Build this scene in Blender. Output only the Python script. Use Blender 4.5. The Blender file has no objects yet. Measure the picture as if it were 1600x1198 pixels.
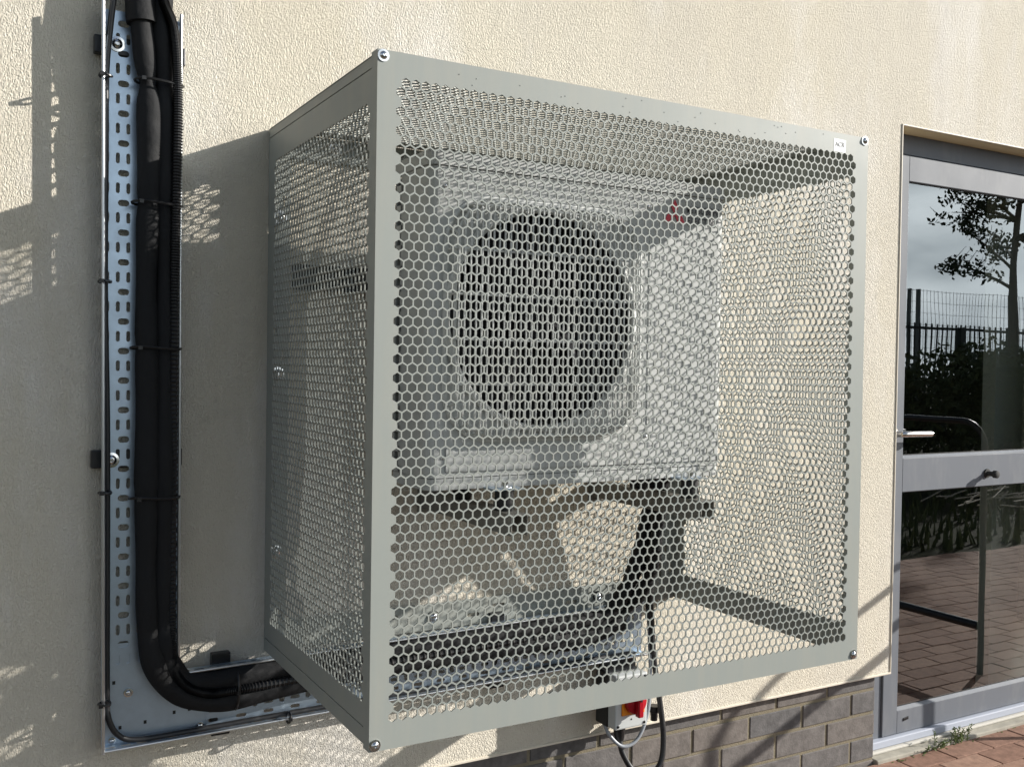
import bpy, math, random
from mathutils import Vector, Matrix
from mathutils.geometry import tessellate_polygon
random.seed(7)
S = bpy.context.scene
P = 0.0185            # one unit of the measured grid (one hexagon pitch), metres
D = 35.52             # wall plane: y = D units behind the front of the cage
ZG = 38.2             # ground lies this many units below the lowest row of holes
COL = S.collection

# ------------------------------------------------------------------ camera
def make_camera():
    f, x, y, z, yaw, pi, ro = 1535.30, -35.292, -83.342, 32.598, 0.5170, -0.0195, 0.0153
    cy, sy, cp, sp = math.cos(yaw), math.sin(yaw), math.cos(pi), math.sin(pi)
    fw = Vector((sy*cp, cy*cp, sp)); rt = Vector((cy, -sy, 0)); up = rt.cross(fw)
    r2 = math.cos(ro)*rt + math.sin(ro)*up; u2 = -math.sin(ro)*rt + math.cos(ro)*up
    cam = bpy.data.cameras.new("camera"); cam.sensor_width = 36; cam.lens = f/1600*36
    cam.clip_start = 0.05; cam.clip_end = 2000
    o = bpy.data.objects.new("camera", cam); COL.objects.link(o)
    m = Matrix((r2, u2, -fw)).transposed().to_4x4()
    m.translation = Vector((x*P, y*P, (z+ZG)*P))
    o.matrix_world = m
    S.camera = o
make_camera()

# ------------------------------------------------------------------ light
SUN = Vector((2.28, -1.0, 0.994)).normalized()
ELEV = math.asin(SUN.z); AZ = math.atan2(SUN.x, SUN.y)
sl = bpy.data.lights.new("sun", 'SUN'); sl.energy = 5.0; sl.angle = math.radians(0.53); sl.color = (1.0, 0.955, 0.885)
so = bpy.data.objects.new("sun", sl); COL.objects.link(so)
so.rotation_euler = SUN.to_track_quat('Z', 'Y').to_euler()
W = bpy.data.worlds.new("World"); S.world = W; W.use_nodes = True
def build_world():
    nt = W.node_tree; nt.nodes.clear(); N = nt.nodes.new; L = nt.links.new
    out = N('ShaderNodeOutputWorld'); bg = N('ShaderNodeBackground'); bg.inputs[1].default_value = 0.072
    sky = N('ShaderNodeTexSky'); sky.sky_type = 'NISHITA'; sky.sun_disc = False
    sky.sun_elevation = ELEV; sky.sun_rotation = AZ; sky.air_density = 1.0; sky.dust_density = 1.5
    tc = N('ShaderNodeTexCoord'); mp = N('ShaderNodeMapping'); mp.inputs['Scale'].default_value = (1, 1, 2.6)
    nz = N('ShaderNodeTexNoise'); nz.inputs['Scale'].default_value = 2.1; nz.inputs['Detail'].default_value = 8; nz.inputs['Roughness'].default_value = 0.55
    cr = N('ShaderNodeValToRGB'); cr.color_ramp.elements[0].position = 0.36; cr.color_ramp.elements[1].position = 0.58
    n2 = N('ShaderNodeTexNoise'); n2.inputs['Scale'].default_value = 4.5; n2.inputs['Detail'].default_value = 7
    c2 = N('ShaderNodeValToRGB'); c2.color_ramp.elements[0].position = 0.35; c2.color_ramp.elements[1].position = 0.7
    c2.color_ramp.elements[0].color = (2.6, 3.1, 3.7, 1); c2.color_ramp.elements[1].color = (8.0, 8.4, 8.8, 1)
    mx = N('ShaderNodeMix'); mx.data_type = 'RGBA'
    L(tc.outputs['Generated'], mp.inputs[0]); L(mp.outputs[0], nz.inputs[0]); L(mp.outputs[0], n2.inputs[0])
    L(nz.outputs[0], cr.inputs[0]); L(n2.outputs[0], c2.inputs[0])
    sx = N('ShaderNodeSeparateXYZ'); L(tc.outputs['Generated'], sx.inputs[0])
    hr = N('ShaderNodeMapRange'); hr.inputs[1].default_value = 0.22; hr.inputs[2].default_value = 0.6; hr.inputs[3].default_value = 1.0; hr.inputs[4].default_value = 0.12
    L(sx.outputs[2], hr.inputs[0]); hm = N('ShaderNodeMath'); hm.operation = 'MULTIPLY'
    L(cr.outputs[0], hm.inputs[0]); L(hr.outputs[0], hm.inputs[1]); L(hm.outputs[0], mx.inputs[0]); L(sky.outputs[0], mx.inputs[6]); L(c2.outputs[0], mx.inputs[7])
    # a bright bank of cloud low in the sky opposite the building
    dp = N('ShaderNodeVectorMath'); dp.operation = 'DOT_PRODUCT'; dp.inputs[1].default_value = (0.66, -0.74, 0.12); L(tc.outputs['Generated'], dp.inputs[0])
    b1 = N('ShaderNodeMapRange'); b1.interpolation_type = 'SMOOTHSTEP'; b1.inputs[1].default_value = 0.78; b1.inputs[2].default_value = 0.93; L(dp.outputs['Value'], b1.inputs[0])
    n3 = N('ShaderNodeTexNoise'); n3.inputs['Scale'].default_value = 5.5; n3.inputs['Detail'].default_value = 6; n3.inputs['Roughness'].default_value = 0.45; L(mp.outputs[0], n3.inputs[0])
    c3 = N('ShaderNodeValToRGB'); c3.color_ramp.elements[0].position = 0.36; c3.color_ramp.elements[1].position = 0.66
    c3.color_ramp.elements[0].color = (9.5, 10.6, 11.2, 1); c3.color_ramp.elements[1].color = (22, 23.2, 23.5, 1); L(n3.outputs[0], c3.inputs[0])
    m3 = N('ShaderNodeMix'); m3.data_type = 'RGBA'; L(b1.outputs[0], m3.inputs[0]); L(mx.outputs[2], m3.inputs[6]); L(c3.outputs[0], m3.inputs[7])
    L(m3.outputs[2], bg.inputs[0]); L(bg.outputs[0], out.inputs[0])
build_world()
S.view_settings.view_transform = 'Standard'; S.view_settings.look = 'None'; S.view_settings.gamma = 1
S.view_settings.exposure = 0.64
S.render.engine = 'CYCLES'

# ------------------------------------------------------------------ materials
def mat(name, col, rough=0.6, metal=0.0, spec=0.5, bump=None, var=None, coat=0.0):
    """bump = list of (kind, scale per metre, distance m, strength); var = (scale, amount, colour)"""
    m = bpy.data.materials.new(name); m.use_nodes = True; nt = m.node_tree
    b = nt.nodes['Principled BSDF']; N = nt.nodes.new; L = nt.links.new
    b.inputs['Base Color'].default_value = (*col, 1); b.inputs['Roughness'].default_value = rough
    b.inputs['Metallic'].default_value = metal; b.inputs['Specular IOR Level'].default_value = spec
    b.inputs['Coat Weight'].default_value = coat
    tc = N('ShaderNodeTexCoord')
    if var:
        sc, am, c2 = var
        nz = N('ShaderNodeTexNoise'); nz.inputs['Scale'].default_value = sc; nz.inputs['Detail'].default_value = 8; nz.inputs['Roughness'].default_value = 0.6
        r = N('ShaderNodeValToRGB'); r.color_ramp.elements[0].position = 0.35; r.color_ramp.elements[1].position = 0.68
        mu = N('ShaderNodeMath'); mu.operation = 'MULTIPLY'; mu.inputs[1].default_value = am
        mx = N('ShaderNodeMix'); mx.data_type = 'RGBA'; mx.inputs[6].default_value = (*col, 1); mx.inputs[7].default_value = (*c2, 1)
        L(tc.outputs['Object'], nz.inputs[0]); L(nz.outputs[0], r.inputs[0]); L(r.outputs[0], mu.inputs[0]); L(mu.outputs[0], mx.inputs[0])
        L(mx.outputs[2], b.inputs['Base Color'])
        ro = N('ShaderNodeMapRange'); ro.inputs[3].default_value = rough*0.8; ro.inputs[4].default_value = min(1, rough*1.25)
        L(nz.outputs[0], ro.inputs[0]); L(ro.outputs[0], b.inputs['Roughness'])
    prev = None
    for kind, sc, dist, st in (bump or []):
        if kind == 'noise':
            t = N('ShaderNodeTexNoise'); t.inputs['Scale'].default_value = sc; t.inputs['Detail'].default_value = 4; o = t.outputs[0]
        elif kind == 'worm':
            t0 = N('ShaderNodeTexNoise'); t0.inputs['Scale'].default_value = sc*0.6; t0.inputs['Detail'].default_value = 2
            mm = N('ShaderNodeMix'); mm.data_type = 'RGBA'; mm.blend_type = 'ADD'; mm.inputs[0].default_value = 0.02
            t = N('ShaderNodeTexNoise'); t.inputs['Scale'].default_value = sc; t.inputs['Detail'].default_value = 1.5; t.inputs['Distortion'].default_value = 1.1
            mp = N('ShaderNodeMapping'); mp.inputs['Rotation'].default_value = (0, math.radians(-28), 0); mp.inputs['Scale'].default_value = (1.25, 1, 0.62)
            L(tc.outputs['Object'], mp.inputs[0]); L(mp.outputs[0], t.inputs[0])
            rr = N('ShaderNodeValToRGB'); rr.color_ramp.elements[0].position = 0.36; rr.color_ramp.elements[1].position = 0.62
            L(t.outputs[0], rr.inputs[0]); o = rr.outputs[0]
        else:
            t = N('ShaderNodeTexVoronoi'); t.inputs['Scale'].default_value = sc; o = t.outputs[0]
        if kind != 'worm': L(tc.outputs['Object'], t.inputs[0])
        bp = N('ShaderNodeBump'); bp.inputs['Distance'].default_value = dist; bp.inputs['Strength'].default_value = st
        L(o, bp.inputs['Height'])
        if prev: L(prev, bp.inputs['Normal'])
        prev = bp.outputs[0]
    if prev: L(prev, b.inputs['Normal'])
    return m
M = {}
M['render'] = mat('cream_render', (0.65, 0.595, 0.485), 0.9, spec=0.2, var=(0.9, 0.6, (0.69, 0.65, 0.57)),
                  bump=[('worm', 225, 0.0021, 0.85), ('noise', 420, 0.0010, 0.7)])
def weather(m, colour, amount, stretch, scale, lo=0.5, hi=0.72):
    """vertical rain streaks / dust of a second colour, mixed over the base colour"""
    nt = m.node_tree; N = nt.nodes.new; L = nt.links.new; b = nt.nodes['Principled BSDF']
    src = b.inputs['Base Color'].links[0].from_socket
    tc = N('ShaderNodeTexCoord'); mp = N('ShaderNodeMapping'); mp.inputs['Scale'].default_value = stretch
    nz = N('ShaderNodeTexNoise'); nz.inputs['Scale'].default_value = scale; nz.inputs['Detail'].default_value = 9; nz.inputs['Roughness'].default_value = 0.65
    cr = N('ShaderNodeValToRGB'); cr.color_ramp.elements[0].position = lo; cr.color_ramp.elements[1].position = hi
    mu = N('ShaderNodeMath'); mu.operation = 'MULTIPLY'; mu.inputs[1].default_value = amount
    mx = N('ShaderNodeMix'); mx.data_type = 'RGBA'; mx.inputs[7].default_value = (*colour, 1)
    L(tc.outputs['Object'], mp.inputs[0]); L(mp.outputs[0], nz.inputs[0]); L(nz.outputs[0], cr.inputs[0]); L(cr.outputs[0], mu.inputs[0])
    L(mu.outputs[0], mx.inputs[0]); L(src, mx.inputs[6]); L(mx.outputs[2], b.inputs['Base Color'])
weather(M['render'], (0.78, 0.75, 0.71), 0.55, (1.6, 1, 0.5), 1.7, 0.5, 0.64)
weather(M['render'], (0.53, 0.49, 0.44), 0.5, (1, 1, 0.12), 3.2, 0.48, 0.75)
weather(M['render'], (0.36, 0.32, 0.26), 0.35, (1, 1, 1), 9, 0.62, 0.8)
M['soffit'] = mat('soffit_render', (0.62, 0.54, 0.36), 0.9, spec=0.2, bump=[('noise', 300, 0.0008, 0.5)])
M['bead'] = mat('bead_plastic', (0.66, 0.60, 0.50), 0.5)
M['mortar'] = mat('mortar', (0.20, 0.178, 0.13), 0.95, spec=0.1, var=(40, 0.7, (0.24, 0.20, 0.14)), bump=[('noise', 300, 0.002, 0.9)])
M['cage'] = mat('grey_green_paint', (0.285, 0.303, 0.282), 0.50, spec=0.38, var=(5, 0.45, (0.26, 0.278, 0.262)), bump=[('noise', 900, 0.0002, 0.25)])
M['galv'] = mat('sky_tinted_galvanised_steel', (0.50, 0.61, 0.73), 0.33, metal=0.75, var=(16, 0.8, (0.38, 0.46, 0.55)), bump=[('noise', 60, 0.0006, 0.25)])  # blue of the reflected sky is tinted into the metal's base colour
weather(M['cage'], (0.34, 0.33, 0.285), 0.45, (1, 1, 0.12), 24, 0.45, 0.72)
M['galv_rim'] = mat('bright_galvanised_edge', (0.66, 0.68, 0.70), 0.28, metal=0.9)
M['zinc'] = mat('zinc_bolt', (0.72, 0.72, 0.72), 0.18, metal=1.0)
M['foam'] = mat('black_pipe_lagging', (0.012, 0.0122, 0.013), 0.72, spec=0.25, var=(14, 0.6, (0.016, 0.017, 0.019)), bump=[('noise', 28, 0.006, 0.6), ('noise', 90, 0.0015, 0.5), ('noise', 500, 0.0006, 0.5)])
M['black'] = mat('black_plastic', (0.012, 0.012, 0.013), 0.35)
M['blackcable'] = mat('black_cable_sheath', (0.016, 0.016, 0.018), 0.4, var=(40, 0.5, (0.03, 0.03, 0.03)))
M['greycable'] = mat('grey_flexible_conduit', (0.30, 0.32, 0.35), 0.35, bump=[('noise', 200, 0.0005, 0.3)])
M['unit'] = mat('unit_casing_paint', (0.50, 0.51, 0.50), 0.6, spec=0.25, var=(7, 0.35, (0.46, 0.47, 0.46)), bump=[('noise', 30, 0.0008, 0.12)])
weather(M['unit'], (0.40, 0.39, 0.35), 0.5, (1, 1, 0.2), 9, 0.5, 0.8)
M['unitplastic'] = mat('fan_guard_plastic', (0.62, 0.63, 0.61), 0.5, spec=0.3)
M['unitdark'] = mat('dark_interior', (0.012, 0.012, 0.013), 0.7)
M['coil'] = mat('coil_fins', (0.03, 0.032, 0.034), 0.5, metal=0.4)
M['fan'] = mat('fan_blade_plastic', (0.02, 0.02, 0.022), 0.9, spec=0.1)
M['red'] = mat('badge_red', (0.62, 0.02, 0.05), 0.4)
M['ink'] = mat('badge_black', (0.02, 0.02, 0.025), 0.4)
M['bracket'] = mat('dark_powder_coated_steel', (0.19, 0.185, 0.165), 0.5, bump=[('noise', 300, 0.0003, 0.3)])
M['rubber'] = mat('rubber', (0.02, 0.02, 0.02), 0.8)
M['switchgrey'] = mat('switch_box_grey', (0.52, 0.54, 0.54), 0.35)
M['switchred'] = mat('switch_red', (0.36, 0.004, 0.014), 0.3)
M['switchorange'] = mat('switch_yellow', (0.75, 0.24, 0.01), 0.35)
M['sticker'] = mat('white_sticker', (0.85, 0.86, 0.86), 0.35)
M['frame'] = mat('grey_door_paint', (0.15, 0.162, 0.185), 0.55, spec=0.22, var=(6, 0.3, (0.138, 0.15, 0.17)))
weather(M['frame'], (0.30, 0.30, 0.29), 0.3, (1, 1, 0.3), 14, 0.5, 0.8)
M['frame_sill'] = mat('pale_grey_sill_paint', (0.40, 0.43, 0.50), 0.5, spec=0.3)
M['gasket'] = mat('black_gasket', (0.012, 0.012, 0.012), 0.6)
M['chrome'] = mat('satin_steel', (0.75, 0.72, 0.68), 0.22, metal=1.0)
M['concrete'] = mat('concrete', (0.40, 0.375, 0.315), 0.9, spec=0.2, var=(14, 0.8, (0.26, 0.245, 0.21)), bump=[('noise', 120, 0.002, 0.6)])
M['mastic'] = mat('white_mastic', (0.5, 0.48, 0.43), 0.8, bump=[('noise', 90, 0.002, 0.5)])
M['soil'] = mat('soil', (0.045, 0.038, 0.026), 1.0, spec=0.05, var=(9, 0.7, (0.04, 0.055, 0.02)), bump=[('noise', 40, 0.02, 0.8)])
M['sand'] = mat('joint_sand', (0.10, 0.075, 0.055), 0.95, bump=[('noise', 200, 0.002, 0.8)])
M['bark'] = mat('bark', (0.07, 0.055, 0.045), 0.9, var=(20, 0.7, (0.12, 0.10, 0.08)), bump=[('noise', 40, 0.01, 0.8)])
M['fence'] = mat('dark_green_fence', (0.02, 0.03, 0.025), 0.5)
M['meshfence'] = mat('grey_green_mesh_fence', (0.20, 0.22, 0.21), 0.6)
M['rail'] = mat('black_handrail', (0.02, 0.02, 0.022), 0.35)
M['roomwall'] = mat('interior_wall', (0.22, 0.22, 0.2), 0.8)
M['roomfloor'] = mat('interior_floor', (0.05, 0.05, 0.05), 0.8)
M['roompale'] = mat('interior_partition', (0.75, 0.76, 0.68), 0.8)
M['stick'] = mat('dry_stick', (0.45, 0.40, 0.32), 0.9)

def island_mat(name, c1, c2, c3, rough, bump, stain=None):
    m = bpy.data.materials.new(name); m.use_nodes = True; nt = m.node_tree; b = nt.nodes['Principled BSDF']
    N = nt.nodes.new; L = nt.links.new
    g = N('ShaderNodeNewGeometry'); r = N('ShaderNodeValToRGB'); e = r.color_ramp.elements
    e[0].color = (*c1, 1); e[1].color = (*c2, 1); k = e.new(0.5); k.color = (*c3, 1)
    L(g.outputs['Random Per Island'], r.inputs[0])
    tc = N('ShaderNodeTexCoord'); nz = N('ShaderNodeTexNoise'); nz.inputs['Scale'].default_value = 30; nz.inputs['Detail'].default_value = 9; nz.inputs['Roughness'].default_value = 0.7
    L(tc.outputs['Object'], nz.inputs[0])
    mr = N('ShaderNodeMapRange'); mr.inputs[1].default_value = 0.3; mr.inputs[2].default_value = 0.7; mr.inputs[3].default_value = 0.68; mr.inputs[4].default_value = 1.3
    L(nz.outputs[0], mr.inputs[0])
    mx = N('ShaderNodeMix'); mx.data_type = 'RGBA'; mx.blend_type = 'MULTIPLY'; mx.inputs[0].default_value = 1
    L(r.outputs[0], mx.inputs[6]); L(mr.outputs[0], mx.inputs[7]); L(mx.outputs[2], b.inputs['Base Color'])
    b.inputs['Roughness'].default_value = rough; b.inputs['Specular IOR Level'].default_value = 0.15
    n2 = N('ShaderNodeTexNoise'); n2.inputs['Scale'].default_value = 160; n2.inputs['Detail'].default_value = 5; L(tc.outputs['Object'], n2.inputs[0])
    bp = N('ShaderNodeBump'); bp.inputs['Distance'].default_value = bump; bp.inputs['Strength'].default_value = 0.8
    L(n2.outputs[0], bp.inputs['Height']); L(bp.outputs[0], b.inputs['Normal'])
    return m
M['brick'] = island_mat('blue_brown_brick', (0.118, 0.114, 0.114), (0.17, 0.148, 0.132), (0.145, 0.135, 0.13), 0.75, 0.0012)
M['paver'] = island_mat('red_block_paving', (0.225, 0.13, 0.095), (0.31, 0.195, 0.145), (0.265, 0.16, 0.12), 0.85, 0.0015)
def leafmat(name, a, b2):
    m = island_mat(name, a, b2, tuple((p+q)/2 for p, q in zip(a, b2)), 0.6, 0.0005); return m
M['leaf'] = leafmat('hedge_leaf', (0.05, 0.065, 0.028), (0.10, 0.125, 0.055))
M['treeleaf'] = leafmat('tree_leaf', (0.03, 0.042, 0.02), (0.08, 0.10, 0.05))
M['weed'] = leafmat('weed_leaf', (0.07, 0.11, 0.03), (0.14, 0.18, 0.07))
def glassmat():
    m = bpy.data.materials.new('door_glass'); m.use_nodes = True; nt = m.node_tree; nt.nodes.clear(); N = nt.nodes.new; L = nt.links.new
    out = N('ShaderNodeOutputMaterial'); tr = N('ShaderNodeBsdfTransparent'); tr.inputs[0].default_value = (0.62, 0.66, 0.64, 1)
    gl = N('ShaderNodeBsdfGlossy'); gl.inputs['Roughness'].default_value = 0.0; gl.inputs[0].default_value = (0.92, 0.97, 1.0, 1)
    ge = N('ShaderNodeNewGeometry'); dt = N('ShaderNodeVectorMath'); dt.operation = 'DOT_PRODUCT'; L(ge.outputs['Normal'], dt.inputs[0]); L(ge.outputs['Incoming'], dt.inputs[1])
    ab = N('ShaderNodeMath'); ab.operation = 'ABSOLUTE'; L(dt.outputs['Value'], ab.inputs[0])
    om = N('ShaderNodeMath'); om.operation = 'SUBTRACT'; om.inputs[0].default_value = 1; L(ab.outputs[0], om.inputs[1])
    pw = N('ShaderNodeMath'); pw.operation = 'POWER'; pw.inputs[1].default_value = 4; L(om.outputs[0], pw.inputs[0])
    ad = N('ShaderNodeMath'); ad.operation = 'MULTIPLY_ADD'; ad.inputs[1].default_value = 0.8; ad.inputs[2].default_value = 0.22; L(pw.outputs[0], ad.inputs[0])
    gtc = N('ShaderNodeTexCoord'); gnz = N('ShaderNodeTexNoise'); gnz.inputs['Scale'].default_value = 2.2; gnz.inputs['Detail'].default_value = 1; L(gtc.outputs['Object'], gnz.inputs[0])
    gbp = N('ShaderNodeBump'); gbp.inputs['Distance'].default_value = 0.0012; gbp.inputs['Strength'].default_value = 1.0; L(gnz.outputs[0], gbp.inputs['Height']); L(gbp.outputs[0], gl.inputs['Normal'])
    mx = N('ShaderNodeMixShader')
    L(ad.outputs[0], mx.inputs[0]); L(tr.outputs[0], mx.inputs[1]); L(gl.outputs[0], mx.inputs[2]); L(mx.outputs[0], out.inputs[0])
    return m
M['glass'] = glassmat()

# ------------------------------------------------------------------ builders
def wp(v): return (v[0]*P, v[1]*P, (v[2]+ZG)*P)
class MB:
    def __init__(s): s.v = []; s.f = []
    def add(s, vs, fs):
        o = len(s.v); s.v += [tuple(v) for v in vs]; s.f += [tuple(i+o for i in f) for f in fs]; return s
    def box(s, x0, x1, y0, y1, z0, z1):
        vs = [(x, y, z) for x in (x0, x1) for y in (y0, y1) for z in (z0, z1)]
        return s.add(vs, [(0,1,3,2),(4,6,7,5),(0,4,5,1),(2,3,7,6),(0,2,6,4),(1,5,7,3)])
    def obox(s, c, ax, ay, az):
        c = Vector(c); vs = []
        for i in (-1, 1):
            for j in (-1, 1):
                for k in (-1, 1): vs.append(c + i*Vector(ax) + j*Vector(ay) + k*Vector(az))
        return s.add(vs, [(0,1,3,2),(4,6,7,5),(0,4,5,1),(2,3,7,6),(0,2,6,4),(1,5,7,3)])
    def tube(s, pts, r, n=14, cap=True, closed=False):
        pts = [Vector(p) for p in pts]; m = len(pts)
        rs = r if isinstance(r, (list, tuple)) else [r]*m
        prevn = None; rings = []
        for i, p in enumerate(pts):
            a = pts[(i-1) % m] if (i > 0 or closed) else pts[0]
            b = pts[(i+1) % m] if (i < m-1 or closed) else pts[-1]
            t = (b-a).normalized()
            if prevn is None:
                nn = t.cross(Vector((0, 0, 1)))
                if nn.length < 1e-3: nn = t.cross(Vector((1, 0, 0)))
            else: nn = prevn - t*prevn.dot(t)
            nn.normalize(); prevn = nn; bb = t.cross(nn)
            rings.append([p + rs[i]*(math.cos(2*math.pi*k/n)*nn + math.sin(2*math.pi*k/n)*bb) for k in range(n)])
        vs = [v for ring in rings for v in ring]; fs = []
        for i in range(m-1 if not closed else m):
            j = (i+1) % m
            for k in range(n):
                k2 = (k+1) % n; fs.append((i*n+k, i*n+k2, j*n+k2, j*n+k))
        if cap and not closed:
            fs.append(tuple(reversed(range(n)))); fs.append(tuple((m-1)*n+k for k in range(n)))
        return s.add(vs, fs)
    def lathe(s, c, axis, prof, n=20):
        """prof = list of (distance along axis, radius)"""
        a = Vector(axis).normalized(); u = a.orthogonal().normalized(); w = a.cross(u); c = Vector(c); vs = []; fs = []
        for d, r in prof:
            for k in range(n):
                t = 2*math.pi*k/n; vs.append(c + a*d + r*(math.cos(t)*u + math.sin(t)*w))
        for i in range(len(prof)-1):
            for k in range(n):
                k2 = (k+1) % n; fs.append((i*n+k, i*n+k2, (i+1)*n+k2, (i+1)*n+k))
        fs.append(tuple(reversed(range(n)))); fs.append(tuple((len(prof)-1)*n+k for k in range(n)))
        return s.add(vs, fs)
    def prism(s, poly, y0, y1, axis='y'):
        """polygon of (a,b) extruded between y0,y1 along an axis"""
        def pt(a, b, c): return {'y': (a, c, b), 'x': (c, a, b), 'z': (a, b, c)}[axis]
        n = len(poly); vs = [pt(a, b, y0) for a, b in poly] + [pt(a, b, y1) for a, b in poly]
        tris = tessellate_polygon([[Vector((a, b, 0)) for a, b in poly]])
        fs = [tuple(t) for t in tris] + [tuple(i+n for i in reversed(t)) for t in tris]
        fs += [(i, (i+1) % n, (i+1) % n+n, i+n) for i in range(n)]
        return s.add(vs, fs)
    def build(s, name, m, parent=None, smooth=False, bevel=0, local=None):
        me = bpy.data.meshes.new(name)
        org = Vector(local) if local is not None else Vector((0, 0, 0))
        vs = [Vector(wp(v)) - org for v in s.v]
        me.from_pydata(vs, [], s.f); me.update()
        import bmesh
        bm = bmesh.new(); bm.from_mesh(me); bmesh.ops.recalc_face_normals(bm, faces=bm.faces); bm.to_mesh(me); bm.free()
        me.materials.append(M[m] if isinstance(m, str) else m)
        o = bpy.data.objects.new(name, me); COL.objects.link(o)
        if smooth:
            for p in me.polygons: p.use_smooth = True
            try: me.set_sharp_from_angle(angle=math.radians(40))
            except Exception: pass
        if bevel:
            b = o.modifiers.new('bevel', 'BEVEL'); b.width = bevel*P; b.segments = 2; b.limit_method = 'ANGLE'; b.angle_limit = math.radians(40)
        if parent is not None:
            o.parent = parent; o.matrix_parent_inverse = parent.matrix_world.inverted() if local is None else Matrix()
            if local is None: pass
        elif local is not None: o.location = org
        return o
def tag(o, label=None, cat=None, group=None, kind=None):
    if label: o['label'] = label
    if cat: o['category'] = cat
    if group: o['group'] = group
    if kind: o['kind'] = kind
    return o
def thing(name, loc, label, cat, group=None):
    o = bpy.data.objects.new(name, None); COL.objects.link(o); o.empty_display_size = 0.05
    o.location = wp(loc); o.matrix_world = Matrix.Translation(Vector(wp(loc)))
    return tag(o, label, cat, group)
def smooth_path(pts, n=8):
    pts = [Vector(p) for p in pts]; q = [2*pts[0]-pts[1]] + pts + [2*pts[-1]-pts[-2]]; out = []
    for i in range(1, len(q)-2):
        p0, p1, p2, p3 = q[i-1:i+3]
        for k in range(n):
            t = k/n
            out.append(0.5*((2*p1) + (-p0+p2)*t + (2*p0-5*p1+4*p2-p3)*t*t + (-p0+3*p1-3*p2+p3)*t**3))
    out.append(pts[-1]); return out
def text_part(name, body, size, m, parent, xf, label=None, bold=0.0, sx=1.0):
    cu = bpy.data.curves.new(name, 'FONT'); cu.body = body; cu.size = size*P; cu.extrude = 0.0002; cu.offset = bold; cu.space_character = 1.0
    t = bpy.data.objects.new('tmp', cu); COL.objects.link(t)
    me = bpy.data.meshes.new_from_object(t); bpy.data.objects.remove(t)
    x, y, z = wp(xf)
    for v in me.vertices:
        a, b, c = v.co; v.co = (x + a*sx, y - c, z + b)
    me.materials.append(M[m]); o = bpy.data.objects.new(name, me); COL.objects.link(o)
    o.parent = parent; o.matrix_parent_inverse = parent.matrix_world.inverted()
    if label: o['label'] = label
    return o

# ------------------------------------------------------------------ ground
me = MB().box(-9000, 9000, -9000, 9000, -ZG-20, -ZG-2.0).build('ground', 'soil'); tag(me, kind='structure')
pv = MB(); BW, BL = 5.41, 10.81
row = 0; y = D+1.0
pj = 0.12
while y > D-118:
    x = 60 - (row % 2)*BL/2
    while x < 420:
        h = random.uniform(-0.05, 0.05); sxx = random.uniform(-0.03, 0.03)
        pv.box(x+pj+sxx, x+BL-pj+sxx, y-BW+pj, y-pj, -ZG-1.5, -ZG+h); x += BL
    y -= BW; row += 1
pb = pv.build('paving', 'paver', bevel=0.12); tag(pb, kind='structure')
tag(MB().box(-260, 420, D-118.5, D+1.2, -ZG-2.1, -ZG-0.32).build('path', 'sand'), kind='structure')

# ------------------------------------------------------------------ building
bld = thing('building', (0, D, -ZG), 'cream roughcast building wall with dark brick plinth and recessed glazed doorway', 'building')
OX0, OX1, OZ = 111.45, 168.5, 76.3
ZB = -21.7
wm = MB()
wm.box(-190, OX0, D, D+13, ZB, 190); wm2 = MB()
def wall_mesh():
    xs = [-190, OX0, OX1, 420]; zs = [ZB, OZ, 190]; m = MB(); T = 13
    def q(a, b, c, d): m.add([a, b, c, d], [(0, 1, 2, 3)])
    for i in range(3):
        for k in range(2):
            if i == 1 and k == 0: continue
            x0, x1, z0, z1 = xs[i], xs[i+1], zs[k], zs[k+1]
            q((x0, D, z0), (x1, D, z0), (x1, D, z1), (x0, D, z1)); q((x0, D+T, z0), (x0, D+T, z1), (x1, D+T, z1), (x1, D+T, z0))
    q((OX0, D, ZB), (OX0, D, OZ), (OX0, D+T, OZ), (OX0, D+T, ZB)); q((OX1, D, ZB), (OX1, D+T, ZB), (OX1, D+T, OZ), (OX1, D, OZ))
    for x0, x1 in ((-190, OX0), (OX1, 420)): q((x0, D, ZB), (x0, D+T, ZB), (x1, D+T, ZB), (x1, D, ZB))
    q((-190, D, 190), (420, D, 190), (420, D+T, 190), (-190, D+T, 190)); q((-190, D, ZB), (-190, D, 190), (-190, D+T, 190), (-190, D+T, ZB)); q((420, D, ZB), (420, D+T, ZB), (420, D+T, 190), (420, D, 190))
    return m
import bmesh
ro = wall_mesh().build('rendered_wall', 'render', bld)
bm = bmesh.new(); bm.from_mesh(ro.data); bmesh.ops.remove_doubles(bm, verts=bm.verts, dist=1e-5); bmesh.ops.recalc_face_normals(bm, faces=bm.faces); bm.to_mesh(ro.data); bm.free()
MB().box(OX0+0.02, OX1-0.02, D+0.35, D+12.9, OZ-0.12, OZ-0.01).build('soffit', 'soffit', bld)
bd = MB()
for x0, x1 in ((-190, OX0+0.1), (OX1-0.1, 420)):
    bd.box(x0, x1, D-0.22, D+1.3, ZB-0.28, ZB+0.05)
bd.box(OX0-0.12, OX0+0.12, D-0.18, D+0.3, ZB, OZ+0.12); bd.box(OX1-0.12, OX1+0.12, D-0.18, D+0.3, ZB, OZ+0.12)
bd.box(OX0-0.12, OX1+0.12, D-0.18, D+0.3, OZ-0.12, OZ+0.1)
bd.build('drip_bead', 'bead', bld, bevel=0.06)
FB = D+1.15
br = MB(); CH = 4.22
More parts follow.
